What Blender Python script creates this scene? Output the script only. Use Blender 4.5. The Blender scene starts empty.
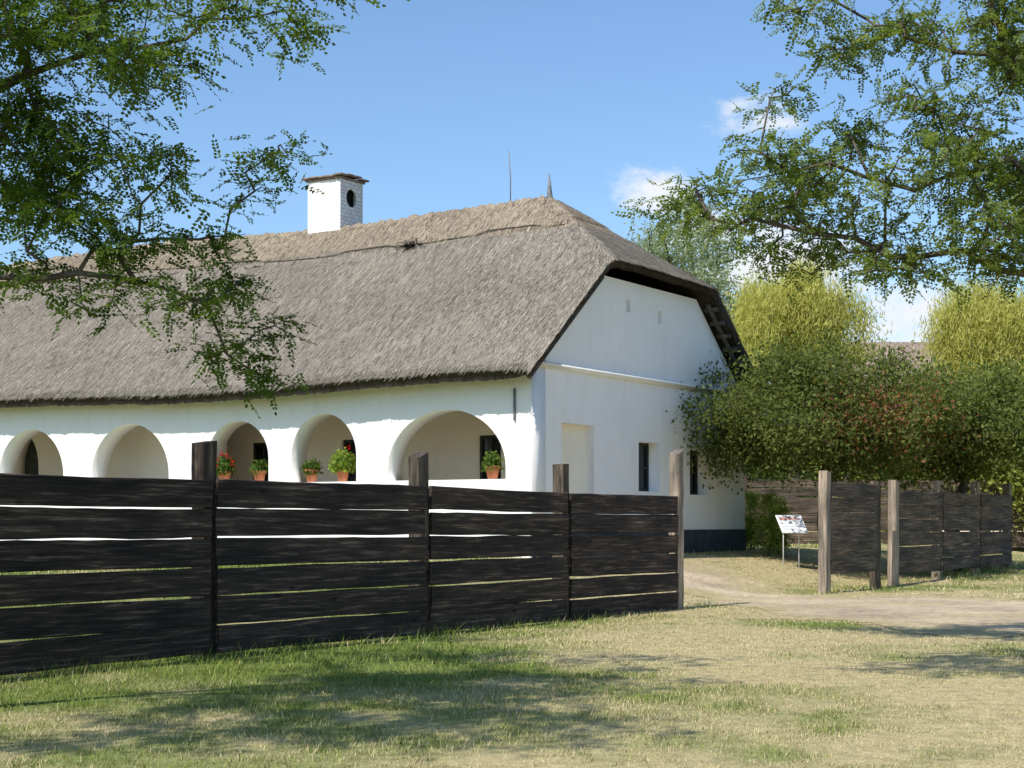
import bpy, bmesh, math, random
import numpy as np
from mathutils import Vector
rng=np.random.default_rng(7); random.seed(7)
scene=bpy.context.scene
scene.view_settings.view_transform='Standard'
scene.view_settings.look='None'
scene.view_settings.exposure=0
COL=scene.collection
# ------------------------------------------------------------ helpers
def mesh_np(name,verts,faces,mats,cols=None,loc=None,smooth=False,midx=None):
    verts=np.asarray(verts,dtype=np.float32); faces=np.asarray(faces,dtype=np.int32)
    me=bpy.data.meshes.new(name); n,k=faces.shape
    me.vertices.add(len(verts)); me.vertices.foreach_set('co',verts.ravel())
    me.loops.add(n*k); me.loops.foreach_set('vertex_index',faces.ravel())
    me.polygons.add(n); me.polygons.foreach_set('loop_start',np.arange(0,n*k,k,dtype=np.int32))
    me.polygons.foreach_set('loop_total',np.full(n,k,dtype=np.int32))
    if smooth: me.polygons.foreach_set('use_smooth',np.ones(n,dtype=bool))
    for m in (mats if isinstance(mats,list) else [mats]): me.materials.append(m)
    if midx is not None: me.polygons.foreach_set('material_index',np.asarray(midx,dtype=np.int32))
    me.update(calc_edges=True)
    if cols is not None:
        a=me.attributes.new('Col','FLOAT_COLOR','POINT')
        c=np.ones((len(verts),4),dtype=np.float32); c[:,:3]=cols; a.data.foreach_set('color',c.ravel())
    if loc is not None:
        a=me.attributes.new('loc','FLOAT_VECTOR','POINT'); a.data.foreach_set('vector',np.asarray(loc,dtype=np.float32).ravel())
    me.validate()
    return me
def obj(name,me,parent=None,base=None,label=None,category=None,group=None,kind=None):
    o=bpy.data.objects.new(name,me); COL.objects.link(o)
    if base is not None and me is not None and parent is None: o.location=base
    if parent is not None: o.parent=parent
    if label: o['label']=label
    if category: o['category']=category
    if group: o['group']=group
    if kind: o['kind']=kind
    return o
def thing(name,base,label,category,group=None):
    e=obj(name,None,label=label,category=category,group=group); e.location=Vector(base); e.empty_display_size=.3
    return e
def part(name,me,parent,base,label=None):
    """me has world coordinates; shift to the parent's base"""
    n=len(me.vertices); c=np.empty(n*3,dtype=np.float32); me.vertices.foreach_get('co',c)
    c=c.reshape(-1,3)-np.array(base,dtype=np.float32); me.vertices.foreach_set('co',c.ravel()); me.update()
    return obj(name,me,parent=parent,label=label)
def vnoise(x,y,seed=0):
    x=np.asarray(x,float);y=np.asarray(y,float)
    xi=np.floor(x).astype(np.int64);yi=np.floor(y).astype(np.int64);fx=x-xi;fy=y-yi
    def h(a,b):
        v=(a*374761393+b*668265263+seed*1274126177)&0xffffffff
        v=((v^(v>>13))*1274126177)&0xffffffff
        return ((v^(v>>16))&0xffff)/65535.
    fx=fx*fx*(3-2*fx);fy=fy*fy*(3-2*fy)
    return (h(xi,yi)*(1-fx)+h(xi+1,yi)*fx)*(1-fy)+(h(xi,yi+1)*(1-fx)+h(xi+1,yi+1)*fx)*fy
def fbm(x,y,seed=0,o=4):
    t=0;a=.5;s=0
    for i in range(o):
        t=t+a*vnoise(x*2**i,y*2**i,seed+i);s+=a;a*=.5
    return t/s
def sst(a,b,x):
    t=np.clip((x-a)/(b-a),0,1);return t*t*(3-2*t)
# ------------------------------------------------------------ materials
def newmat(name):
    m=bpy.data.materials.new(name);m.use_nodes=True;nt=m.node_tree
    return m,nt,nt.nodes['Principled BSDF']
def N(nt,t,**k):
    n=nt.nodes.new(t)
    for a,b in k.items(): setattr(n,a,b)
    return n
def ramp(nt,inp,stops):
    r=N(nt,'ShaderNodeValToRGB');e=r.color_ramp.elements
    while len(e)<len(stops): e.new(.5)
    for i,(p,c) in enumerate(stops): e[i].position=p;e[i].color=(*c,1)
    nt.links.new(inp,r.inputs[0]);return r.outputs[0]
def noise(nt,vec,scale,detail=4,rough=.55):
    n=N(nt,'ShaderNodeTexNoise');n.inputs['Scale'].default_value=scale;n.inputs['Detail'].default_value=detail;n.inputs['Roughness'].default_value=rough
    if vec is not None: nt.links.new(vec,n.inputs['Vector'])
    return n.outputs['Fac']
def mapv(nt,vec,sc):
    m=N(nt,'ShaderNodeMapping');m.inputs['Scale'].default_value=sc;nt.links.new(vec,m.inputs[0]);return m.outputs[0]
def attr(nt,name,out='Vector'):
    a=N(nt,'ShaderNodeAttribute');a.attribute_name=name;return a.outputs[out]
def bump(nt,b,h,strength,dist):
    n=N(nt,'ShaderNodeBump');n.inputs['Strength'].default_value=strength;n.inputs['Distance'].default_value=dist
    nt.links.new(h,n.inputs['Height']);nt.links.new(n.outputs[0],b.inputs['Normal'])
def mixc(nt,f,a,b,mode='MIX'):
    m=N(nt,'ShaderNodeMix',data_type='RGBA',blend_type=mode)
    for s,v in ((m.inputs[0],f),(m.inputs[6],a),(m.inputs[7],b)):
        if hasattr(v,'links'): nt.links.new(v,s)
        elif isinstance(v,(int,float)): s.default_value=v
        else: s.default_value=(*v,1)
    return m.outputs[2]
def simple(name,stops,scale=6,bs=.2,bd=.01,rough=.85,bscale=None,coord='Object',sc=(1,1,1),detail=5):
    m,nt,b=newmat(name)
    if coord=='Object': v=N(nt,'ShaderNodeTexCoord').outputs['Object']
    else: v=attr(nt,coord)
    v=mapv(nt,v,sc)
    f=noise(nt,v,scale,detail)
    nt.links.new(ramp(nt,f,stops),b.inputs['Base Color']);b.inputs['Roughness'].default_value=rough
    b.inputs['Specular IOR Level'].default_value=.25
    bump(nt,b,noise(nt,v,bscale or scale*3,5),bs,bd)
    return m
def plaster(name,c0,c1,stain):
    m,nt,b=newmat(name);v=N(nt,'ShaderNodeTexCoord').outputs['Object']
    c=ramp(nt,noise(nt,v,1.3,5,.65),[(.3,c0),(.7,c1)])
    st=ramp(nt,noise(nt,mapv(nt,v,(3,3,.5)),1.4,5,.7),[(.5,(0,0,0)),(.8,(.45,.45,.45))])
    c=mixc(nt,st,c,stain);nt.links.new(c,b.inputs['Base Color']);b.inputs['Roughness'].default_value=.92
    b.inputs['Specular IOR Level'].default_value=.15
    h=N(nt,'ShaderNodeMath',operation='ADD');nt.links.new(noise(nt,v,2.5,3),h.inputs[0])
    g=N(nt,'ShaderNodeMath',operation='MULTIPLY');nt.links.new(noise(nt,v,28,3),g.inputs[0]);g.inputs[1].default_value=.12;nt.links.new(g.outputs[0],h.inputs[1])
    bump(nt,b,h.outputs[0],.45,.05);return m
M_WALL=plaster('whitewash',(.87,.85,.81),(.91,.89,.855),(.74,.70,.63))
M_CREAM=plaster('cream_plaster',(.88,.79,.64),(.92,.85,.72),(.78,.67,.52))
M_BAND=simple('dark_plinth_paint',[(.3,(.035,.045,.055)),(.7,(.07,.085,.10))],4)
M_SOOT=simple('soot',[(.3,(.006,.006,.006)),(.7,(.015,.014,.013))],4)
M_TILE=simple('old_tile',[(.3,(.18,.13,.10)),(.7,(.36,.28,.23))],9,.5,.02)
M_GLASS=simple('dark_glass',[(.3,(.01,.012,.014)),(.7,(.025,.028,.03))],2,0,.001,.12)
M_FRAME=simple('dark_frame_paint',[(.3,(.03,.035,.03)),(.7,(.06,.06,.05))],8)
M_POT=simple('terracotta',[(.3,(.42,.13,.06)),(.7,(.58,.22,.11))],12)
M_IRON=simple('iron',[(.3,(.12,.12,.12)),(.7,(.25,.25,.26))],20,rough=.5)
M_SIGN=simple('sign_white',[(.3,(.72,.73,.75)),(.7,(.8,.8,.8))],3,0,.001,.4)
M_RED=simple('sign_red',[(.35,(.42,.20,.17)),(.65,(.62,.42,.38))],14,0,.001,.5)
M_INK=simple('sign_ink',[(.3,(.45,.43,.43)),(.7,(.55,.53,.52))],3,0,.001,.5)
def wood(name,dark,mid,light,pk=(1.7,1.55,1.4)):
    m,nt,b=newmat(name);v=attr(nt,'loc')
    g=noise(nt,mapv(nt,v,(.9,16,16)),2.2,8,.68)
    c=ramp(nt,g,[(.34,dark),(.54,mid),(.74,light)])
    k=ramp(nt,noise(nt,mapv(nt,v,(.6,2.5,2.5)),1.6,4),[(.35,(.6,.6,.6)),(.68,pk)])
    c=mixc(nt,1.0,c,k,'MULTIPLY')
    kn=N(nt,'ShaderNodeTexVoronoi');kn.inputs['Scale'].default_value=1.0
    nt.links.new(mapv(nt,v,(1.6,5,5)),kn.inputs['Vector'])
    kk=ramp(nt,kn.outputs['Distance'],[(.04,(.2,.18,.16)),(.13,(1,1,1))])
    c=mixc(nt,1.0,c,kk,'MULTIPLY')
    nt.links.new(c,b.inputs['Base Color']);b.inputs['Roughness'].default_value=.75;b.inputs['Specular IOR Level'].default_value=.2
    bump(nt,b,noise(nt,mapv(nt,v,(1.2,30,30)),2.5,6,.7),.9,.014);return m
M_TAR=wood('tarred_wood',(.013,.011,.010),(.040,.031,.027),(.22,.17,.135),(2.0,1.75,1.55))
M_TARG=wood('tarred_grey_post',(.035,.029,.025),(.11,.088,.07),(.28,.225,.18))
M_GREYW=wood('weathered_wood',(.14,.115,.09),(.31,.26,.21),(.50,.44,.37))
M_BROWNW=wood('brown_wood',(.036,.028,.022),(.105,.082,.064),(.27,.22,.175))
def thatchmat(name,k):
    m,nt,b=newmat(name);v=attr(nt,'loc')
    a=noise(nt,mapv(nt,v,(44,3,3)),1.0,6,.74);c=noise(nt,v,.7,4,.6);d=noise(nt,mapv(nt,v,(2,.7,.7)),36,4,.75)
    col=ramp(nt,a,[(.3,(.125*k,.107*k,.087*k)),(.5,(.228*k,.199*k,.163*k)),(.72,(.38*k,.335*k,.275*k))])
    col=mixc(nt,1.0,col,ramp(nt,c,[(.3,(.80,.79,.79)),(.7,(1.18,1.16,1.12))]),'MULTIPLY')
    col=mixc(nt,.8,col,ramp(nt,d,[(.32,(.5,.5,.5)),(.62,(1.3,1.3,1.3))]),'MULTIPLY')
    sx=N(nt,'ShaderNodeSeparateXYZ');nt.links.new(v,sx.inputs[0])
    mr=N(nt,'ShaderNodeMapRange');nt.links.new(sx.outputs[2],mr.inputs[0]);mr.inputs[1].default_value=5.64;mr.inputs[2].default_value=5.74;mr.inputs[3].default_value=0;mr.inputs[4].default_value=.55
    tan=mixc(nt,1.0,col,(1.4,1.27,1.08),'MULTIPLY');col=mixc(nt,mr.outputs[0],col,tan)
    nt.links.new(col,b.inputs['Base Color']);b.inputs['Roughness'].default_value=.95;b.inputs['Specular IOR Level'].default_value=.1
    bump(nt,b,a,.45,.02);return m
M_THATCH=thatchmat('thatch',1.0);M_THATCH_SHADE=thatchmat('thatch_edge_shade',.22)  # second one is darkened: shade painted into the roof's cut edges and underside
def colmat(name,trans=0.):
    m=bpy.data.materials.new(name);m.use_nodes=True;nt=m.node_tree;nt.nodes.remove(nt.nodes['Principled BSDF'])
    c=attr(nt,'Col','Color');b=N(nt,'ShaderNodeBsdfDiffuse');nt.links.new(c,b.inputs['Color']);o=b.outputs[0]
    if trans:
        t=N(nt,'ShaderNodeBsdfTranslucent');tc=mixc(nt,1.0,c,(1.6,1.6,.6),'MULTIPLY');nt.links.new(tc,t.inputs['Color'])
        mx=N(nt,'ShaderNodeMixShader');mx.inputs[0].default_value=trans
        nt.links.new(o,mx.inputs[1]);nt.links.new(t.outputs[0],mx.inputs[2]);o=mx.outputs[0]
    nt.links.new(o,nt.nodes['Material Output'].inputs['Surface'])
    return m
M_LEAF=colmat('leaf',.42);M_GRASS=colmat('grass_blade');M_STRAW=colmat('straw');M_PETAL=colmat('petal',.2)
M_BARK=simple('bark',[(.3,(.05,.04,.032)),(.7,(.17,.14,.11))],9,.8,.03)
# ------------------------------------------------------------ terrain
FD=np.array([.53,.848]);FN=np.array([-.848,.53]);F0=np.array([-3.72,12.])
def fq(X,Y): return (X-F0[0])*FN[0]+(Y-F0[1])*FN[1]
def ft(X,Y): return (X-F0[0])*FD[0]+(Y-F0[1])*FD[1]
def g(X,Y):
    X=np.asarray(X,float);Y=np.asarray(Y,float)
    b=np.interp(Y,[-50,0,8,12,28,36,60,120,400],[-.5,0,.36,.46,.5,.68,1.0,1.35,1.5])
    return b+sst(.3,3.9,fq(X,Y))*np.maximum(0,1.05-b)
PP=np.array([(-.5,28.5),(1.2,25.5),(2.6,22.3),(3.0,19.2),(4.0,16.6),(6.5,14.9),(11,13.8),(15,17),(12,22),(7.2,23.7),(5.0,25.2),(4.1,27.6),(1.8,31)])
def pmask(X,Y):
    X=np.asarray(X,float);Y=np.asarray(Y,float);d=np.full(X.shape,1e9);ins=np.zeros(X.shape,bool)
    for i in range(len(PP)):
        a=PP[i];b=PP[(i+1)%len(PP)];e=b-a
        t=np.clip(((X-a[0])*e[0]+(Y-a[1])*e[1])/(e@e),0,1)
        d=np.minimum(d,np.hypot(X-a[0]-t*e[0],Y-a[1]-t*e[1]))
        c=((a[1]>Y)!=(b[1]>Y))&(X<(b[0]-a[0])*(Y-a[1])/((b[1]-a[1])+1e-9)+a[0]);ins^=c
    return np.where(ins,d,-d)+(fbm(X*1.1,Y*1.1,31)-.5)*2.8
def green(X,Y):
    q=fq(X,Y)
    v=fbm(X*.55+9,Y*.55,5,4)*2.0-.80+.45*np.exp(-((q+.6)/1.3)**2)+.55*sst(1.4,-1.6,X)-.16*sst(-.5,2.5,X)*(Y<22)
    v=v+1.1*(fbm(X*2.2,Y*2.2,12,3)-.5)
    v=v-.6*sst(-.8,.4,pmask(X,Y))
    return np.clip(v,0,.95)
DRY=np.array([.58,.485,.265]);GRN=np.array([.145,.195,.045])
def axis(lo,f0,f1,hi,st):
    a=[f0];s=st
    while a[-1]>lo: s*=1.35;a.append(a[-1]-s)
    b=[f1];s=st
    while b[-1]<hi: s*=1.35;b.append(b[-1]+s)
    return np.array(a[:0:-1]+list(np.arange(f0,f1+1e-6,st))+b[1:])
xs=axis(-3500,-14,16,3500,.2);ys=axis(-600,-2,46,6000,.2)
XX,YY=np.meshgrid(xs,ys);nx,ny=len(xs),len(ys)
ZZ=g(XX,YY)
V=np.stack([XX,YY,ZZ],-1).reshape(-1,3)
I=np.arange(nx*ny).reshape(ny,nx)
Q=np.stack([I[:-1,:-1],I[:-1,1:],I[1:,1:],I[1:,:-1]],-1).reshape(-1,4)
gr=green(XX,YY).reshape(-1,1)
gc=(DRY*.78*(1-gr)+GRN*.95*gr)
def groundmat(name):
    m,nt,b=newmat(name);v=N(nt,'ShaderNodeTexCoord').outputs['Object'];c=attr(nt,'Col','Color')
    c=mixc(nt,1.0,c,ramp(nt,noise(nt,v,9,5,.75),[(.3,(.62,.62,.62)),(.7,(1.32,1.3,1.26))]),'MULTIPLY')
    c=mixc(nt,1.0,c,ramp(nt,noise(nt,v,60,3,.75),[(.3,(.75,.75,.75)),(.7,(1.22,1.22,1.2))]),'MULTIPLY')
    nt.links.new(c,b.inputs['Base Color']);b.inputs['Roughness'].default_value=.95;b.inputs['Specular IOR Level'].default_value=.1
    bump(nt,b,noise(nt,v,35,5,.7),.5,.025);return m
M_GROUND=groundmat('dry_lawn')
obj('ground',mesh_np('ground',V,Q,M_GROUND,cols=gc,smooth=True),kind='structure')
pmv=pmask(XX,YY);cen=(pmv[:-1,:-1]+pmv[1:,1:])/2
fine=(XX[:-1,:-1]>-13)&(XX[:-1,:-1]<15.8)&(YY[:-1,:-1]>-1)&(YY[:-1,:-1]<45)
sel=((cen>0)&fine).reshape(-1)
pf=Q[sel];u,inv=np.unique(pf,return_inverse=True)
pv=V[u].copy();pv[:,2]+=.006
n1=fbm(pv[:,0]*1.6,pv[:,1]*1.6,77,4)[:,None];n2=fbm(pv[:,0]*.7+4,pv[:,1]*2.2,78,4)[:,None]
pc=np.array([.53,.42,.30])*(.58+.78*n1)
gg=np.clip(sst(1.2,.0,pmask(pv[:,0],pv[:,1]))[:,None]*1.0+sst(.5,.66,n2)*.6,0,1)
pc=pc*(1-gg)+DRY*.74*gg
obj('path',mesh_np('path',pv,inv.reshape(-1,4),groundmat('sandy_path'),cols=pc,smooth=True),kind='structure')
# ------------------------------------------------------------ grass blades
def blades(n,y0,y1,hmin,hmax,wd,seed,density=None):
    r=np.random.default_rng(seed)
    Y=np.sqrt(r.uniform(y0*y0,y1*y1,n));X=(r.uniform(-.34,.34,n))*Y+r.normal(0,.03,n)
    pm=pmask(X,Y);keep=r.random(n)>np.clip(sst(-.7,1.6,pm)*.93,0,1)
    cl=fbm(X*4,Y*4,44,3);keep&=r.random(n)<np.clip((cl-.25)*2.2,.2,1)
    s=-(X-.3)*.848+(Y-25.4)*.53;w=(X-.3)*.53+(Y-25.4)*.848
    keep&=~((s>-.02)&(w>-.02)&(w<8.1))
    X,Y=X[keep],Y[keep];n=len(X);G=green(X,Y);q=fq(X,Y)
    edge=np.exp(-((q+.10)/.2)**2)*(.3+1.2*fbm(X*1.5,Y*1.5,66,2))
    h=(hmin+(hmax-hmin)*r.random(n)**2)*(.55+.9*G)*(1+2.8*edge*r.random(n))
    a=r.uniform(0,2*np.pi,n);lean=h*r.uniform(.3,1.4,n)
    dx,dy=np.cos(a),np.sin(a);px,py=-dy,dx;ww=wd*(.6+.8*r.random(n))
    Z=g(X,Y)-.004
    b0=np.stack([X-px*ww,Y-py*ww,Z],-1);b1=np.stack([X+px*ww,Y+py*ww,Z],-1)
    tp=np.stack([X+dx*lean,Y+dy*lean,Z+h],-1)
    v=np.stack([b0,b1,tp],1).reshape(-1,3)
    isg=(r.random(n)<(G*.95+.06))[:,None]
    rv=r.random((n,1))
    c=np.where(isg,GRN*(.85+.7*rv)+np.array([.06,.045,.01])*r.random((n,1)),DRY*(.8+.4*rv))
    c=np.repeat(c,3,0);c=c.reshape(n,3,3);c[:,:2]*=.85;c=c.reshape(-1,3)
    return v,c
vs=[];cs=[]
for a in ((240000,6.8,13,.012,.045,.0024,1),(150000,13,22,.015,.05,.0045,2),(70000,22,40,.02,.08,.009,3)):
    v,c=blades(*a);vs.append(v);cs.append(c)
v=np.concatenate(vs);c=np.concatenate(cs)
obj('grass',mesh_np('grass',v,np.arange(len(v)).reshape(-1,3),M_GRASS,cols=c),kind='stuff',label='short dry and green lawn grass blades on ground',category='grass')
# ------------------------------------------------------------ house
HB=1.05
def H(s,w,h): return (.3-.848*s+.53*w, 25.4+.53*s+.848*w, HB+h)
HBASE=H(10,4,0)
def Harr(a):
    a=np.asarray(a,float);return np.stack([.3-.848*a[:,0]+.53*a[:,1],25.4+.53*a[:,0]+.848*a[:,1],HB+a[:,2]],-1)
house=thing('farmhouse',HBASE,'long whitewashed arcaded farmhouse with grey reed thatch roof','house')
def plate(name,outer,holes,t0,t1,fm,mat,sub=0):
    cu=bpy.data.curves.new(name,'CURVE');cu.dimensions='2D';cu.fill_mode='BOTH';cu.extrude=(t1-t0)/2
    for pl in [outer]+holes:
        sp=cu.splines.new('POLY');sp.points.add(len(pl)-1)
        for i,p in enumerate(pl): sp.points[i].co=(p[0],p[1],0,1)
        sp.use_cyclic_u=True
    o=bpy.data.objects.new('tmp',cu);COL.objects.link(o)
    dg=bpy.context.evaluated_depsgraph_get();me=bpy.data.meshes.new_from_object(o.evaluated_get(dg))
    bpy.data.objects.remove(o);bpy.data.curves.remove(cu)
    for vv in me.vertices: vv.co=fm(vv.co.x,vv.co.y,(t0+t1)/2+vv.co.z)
    bm=bmesh.new();bm.from_mesh(me);bmesh.ops.remove_doubles(bm,verts=bm.verts,dist=.0005)
    bmesh.ops.recalc_face_normals(bm,faces=bm.faces)
    bm.to_mesh(me);bm.free();me.materials.clear();me.materials.append(mat);me.name=name;return me
def hbox(name,s0,s1,w0,w1,h0,h1,mat,bev=.01):
    bm=bmesh.new();vs=[bm.verts.new((s,w,h)) for s in(s0,s1) for w in(w0,w1) for h in(h0,h1)]
    for f in((0,1,3,2),(4,6,7,5),(0,4,5,1),(2,3,7,6),(0,2,6,4),(1,5,7,3)): bm.faces.new([vs[i] for i in f])
    if bev: bmesh.ops.bevel(bm,geom=bm.edges[:],offset=bev,segments=2,affect='EDGES')
    for v_ in bm.verts: v_.co=H(*v_.co)
    bmesh.ops.recalc_face_normals(bm,faces=bm.faces)
    me=bpy.data.meshes.new(name);bm.to_mesh(me);bm.free();me.materials.append(mat);return me
def arch(s0,s1,sill,spring,top,n=28):
    c=(s0+s1)/2;r=(s1-s0)/2;p=[(s0,sill),(s0,spring)]
    for i in range(1,n): 
        a=math.pi-math.pi*i/n;p.append((c+r*math.cos(a),spring+(top-spring)*math.sin(a)))
    return p+[(s1,spring),(s1,sill)]
arches=[(.47,2.74,1.22,1.40,2.34),(3.38,4.76,1.22,1.64,2.36),(5.26,6.66,1.22,1.64,2.30),(7.57,9.5,1.22,1.40,2.33),(10.24,12.0,1.22,1.43,2.31),(12.9,14.6,1.22,1.45,2.33),(15.4,17.0,1.22,1.5,2.33)]
fm_front=lambda x,y,z:H(x,z,y)
part('arcade_wall',plate('arcade_wall',[(0,-.35),(20,-.35),(20,2.95),(0,2.95)],[arch(*a) for a in arches],0,.42,fm_front,M_WALL),house,HBASE)
fm_gab=lambda x,y,z:H(z,x,y)
go=[(.421,-.35),(8,-.35),(8,2.92),(5.83,4.64),(2.17,4.64),(.421,3.28)]
rect=lambda a,b,c,d:[(a,c),(a,d),(b,d),(b,c)]
part('gable_wall',plate('gable_wall',go,[rect(.92,1.97,.05,2.13),rect(3.55,4.34,1.08,1.94),rect(5.56,6.33,1.05,1.88),rect(3.10,3.24,4.12,4.34),rect(4.28,4.42,4.05,4.27)],0,.45,fm_gab,M_WALL),house,HBASE)
part('rear_wall',hbox('rear_wall',.46,20,7.55,7.99,-.3,2.9,M_WALL),house,HBASE)
part('end_wall',plate('end_wall',[(.43,-.35),(7.54,-.35),(7.54,2.9),(4,5.9),(.43,3.2)],[],19.5,19.98,fm_gab,M_WALL),house,HBASE)
part('gallery_wall',plate('gallery_wall',[(.46,-.1),(19.4,-.1),(19.4,3.2),(.46,3.2)],[rect(1.95,2.42,1.05,2.05),rect(4.85,5.4,1.05,2.05),rect(7.05,7.55,1.05,2.05),arch(13.35,14.1,.02,1.7,2.35,12)],2.2,2.6,fm_front,M_CREAM),house,HBASE)
part('alcove_wall',hbox('alcove_wall',7.62,10.1,1.25,1.6,0,2.6,M_CREAM),house,HBASE)
part('gallery_floor',hbox('gallery_floor',.46,19.4,.43,2.19,-.1,.06,M_CREAM),house,HBASE)
part('gallery_ceiling',hbox('gallery_ceiling',.46,19.4,.43,2.19,2.62,2.75,M_CREAM),house,HBASE)
part('attic_partition',hbox('attic_partition',.8,1.0,2.6,5.4,3.2,4.55,M_BAND),house,HBASE)
part('blind_doorway',hbox('blind_doorway',.15,.44,.922,1.968,.05,2.128,M_CREAM,0),house,HBASE)
part('plinth',hbox('plinth',-.02,.03,.0,8.02,-.35,.41,M_BAND,.006),house,HBASE,'dark blue grey painted plinth')
part('cornice',plate('cornice',[(.01,2.95),(-.04,2.955),(-.045,2.985),(-.085,3.0),(-.085,3.035),(.01,3.065)],[],.08,7.99,lambda x,y,z:H(x,z,y),M_WALL),house,HBASE)
def window(s,w0,w1,h0,h1,axis_='g'):
    def bx(n,a0,a1,d0,d1,b0,b1,m,bev=.004):
        return hbox(n,d0,d1,a0,a1,b0,b1,m,bev) if axis_=='g' else hbox(n,a0,a1,d0,d1,b0,b1,m,bev)
    gl=part('window',bx('window',w0,w1,s+.03,s+.05,h0,h1,M_GLASS,0),house,HBASE,'small dark glazed window')
    f=.05;mw=(w0+w1)/2;mh=(h0+h1)/2
    bm=bmesh.new()
    for (a0,a1,b0,b1) in ((w0,w0+f,h0,h1),(w1-f,w1,h0,h1),(w0+f,w1-f,h0,h0+f),(w0+f,w1-f,h1-f,h1),(mw-.018,mw+.018,h0+f,h1-f),(w0+f,mw-.019,mh-.015,mh+.015),(mw+.019,w1-f,mh-.015,mh+.015)):
        t=bx('t',a0,a1,s-.01,s+.028,b0,b1,M_FRAME,.003);bm.from_mesh(t);bpy.data.meshes.remove(t)
    me=bpy.data.meshes.new('window_frame');bm.to_mesh(me);bm.free();me.materials.append(M_FRAME)
    c=np.empty(len(me.vertices)*3,dtype=np.float32);me.vertices.foreach_get('co',c);c=c.reshape(-1,3)-np.array(HBASE,dtype=np.float32);me.vertices.foreach_set('co',c.ravel())
    obj('window_frame',me,parent=gl)
window(.22,3.552,4.338,1.082,1.938);window(.22,5.562,6.328,1.052,1.878)
for a,b in((1.95,2.42),(4.85,5.4),(7.05,7.55)): window(2.26,a+.002,b-.002,1.052,2.048,'f')
dr=part('door',hbox('door',13.3,14.15,2.5,2.56,.02,2.4,M_FRAME,.004),house,HBASE,'dark arched gallery door')
S0=-.32;WB=8.06
ss=np.arange(S0,20.4,.065);wv=np.arange(-.5,WB+.01,.065)
S,W=np.meshgrid(ss,wv);ns,nw=len(ss),len(wv)
def smin(a,b,k):
    h=np.clip(.5+.5*(b-a)/k,0,1);return b*(1-h)+a*h-k*h*(1-h)
def roofh(S,W):
    sag=.05*np.sin(S*.55+1)+.07*(fbm(S*.35,W*.35,3)-.5)
    f=2.83+.789*(W+.5);b=2.83+.789*(8.5-W);hp=4.82+.65*(S+.35)
    r=smin(smin(f,b,.12),hp,.14)
    cap=np.where(np.minimum(f,b)>6.38-.72,.04+.03*(fbm(S*4,W*4,33,3)-.5),0)*(S>1.2)
    return r+sag+cap
T=roofh(S,W)+.014*(fbm(S*6,W*3,8,4)-.5)+.005*(rng.random(S.shape)-.5)
T=T+(rng.random(S.shape)*.07-.01)*(np.abs(W-4)<.09)*(S>2)
er=np.minimum(np.minimum(W+.5,WB-W),S-S0);T-=.02*np.exp(-(er/.03)**2)
B=roofh(S,W)-(.24-.08*np.exp(-((S-S0)/.35)**2)-.07*np.exp(-((W+.5)/.3)**2))+.03*(fbm(S*7,W*7,18,3)-.5)
B+= .02*(rng.random(S.shape)-.5)
jS=S+np.where(S<S0+.05,.03*(rng.random(S.shape)-.5),0);jW=W+np.where((W<-.45)|(W>WB-.05),.03*(rng.random(S.shape)-.5),0)
top=np.stack([jS,jW,T],-1).reshape(-1,3);bot=np.stack([jS+np.where(S<S0+.05,.05,0),jW+np.where(W<-.45,.06,0),B],-1).reshape(-1,3)
I=np.arange(ns*nw).reshape(nw,ns);q1=np.stack([I[:-1,:-1],I[:-1,1:],I[1:,1:],I[1:,:-1]],-1).reshape(-1,4)
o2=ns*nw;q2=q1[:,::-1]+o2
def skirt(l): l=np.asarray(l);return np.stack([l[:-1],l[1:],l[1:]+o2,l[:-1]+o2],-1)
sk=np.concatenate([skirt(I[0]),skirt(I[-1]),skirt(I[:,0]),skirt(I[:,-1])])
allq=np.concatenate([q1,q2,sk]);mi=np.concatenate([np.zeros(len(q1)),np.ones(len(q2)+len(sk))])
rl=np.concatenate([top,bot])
roof=part('roof',mesh_np('roof',Harr(rl),allq,[M_THATCH,M_THATCH_SHADE],loc=rl,smooth=False,midx=mi),house,HBASE,'weathered grey reed thatch with half hipped end')
def reeds(n,seed):
    r=np.random.default_rng(seed)
    s=r.uniform(S0,16,n);w=r.uniform(-.5,4.3,n)
    k=n//4;s[:k]=r.uniform(S0,2.4,k);w[:k]=r.uniform(1.2,7,k)
    ke=n//9;s[k:k+ke]=r.uniform(S0,16,ke);w[k:k+ke]=-.5+np.abs(r.normal(0,.06,ke))
    kr=n//30;s[k+ke:k+ke+kr]=S0+np.abs(r.normal(0,.05,kr));w[k+ke:k+ke+kr]=r.uniform(-.5,WB,kr)
    e=.05;h=roofh(s,w);gs=(roofh(s+e,w)-roofh(s-e,w))/(2*e);gw=(roofh(s,w+e)-roofh(s,w-e))/(2*e)
    gl=np.sqrt(gs**2+gw**2)+1e-6;ds,dw=-gs/gl,-gw/gl
    rot=r.normal(0,.09,n);ds,dw=ds*np.cos(rot)-dw*np.sin(rot),ds*np.sin(rot)+dw*np.cos(rot)
    sl=gs*ds+gw*dw;L=r.uniform(.04,.15,n);wd=r.uniform(.002,.005,n);lift=r.uniform(.001,.009,n)
    L[k:k+ke]*=.5
    a=np.stack([s,w,h+.006],-1);b=np.stack([s+ds*L,w+dw*L,h+sl*L+lift],-1)
    sd=np.stack([-dw*wd,ds*wd,0*wd],-1)
    v=np.stack([a-sd,a+sd,b+sd*.6,b-sd*.6],1).reshape(-1,3)
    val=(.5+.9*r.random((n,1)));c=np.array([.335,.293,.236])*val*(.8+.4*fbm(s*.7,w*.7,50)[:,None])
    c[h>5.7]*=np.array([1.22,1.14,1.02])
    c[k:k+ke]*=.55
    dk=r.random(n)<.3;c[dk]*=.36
    return Harr(v),np.repeat(c,4,0)
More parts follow.
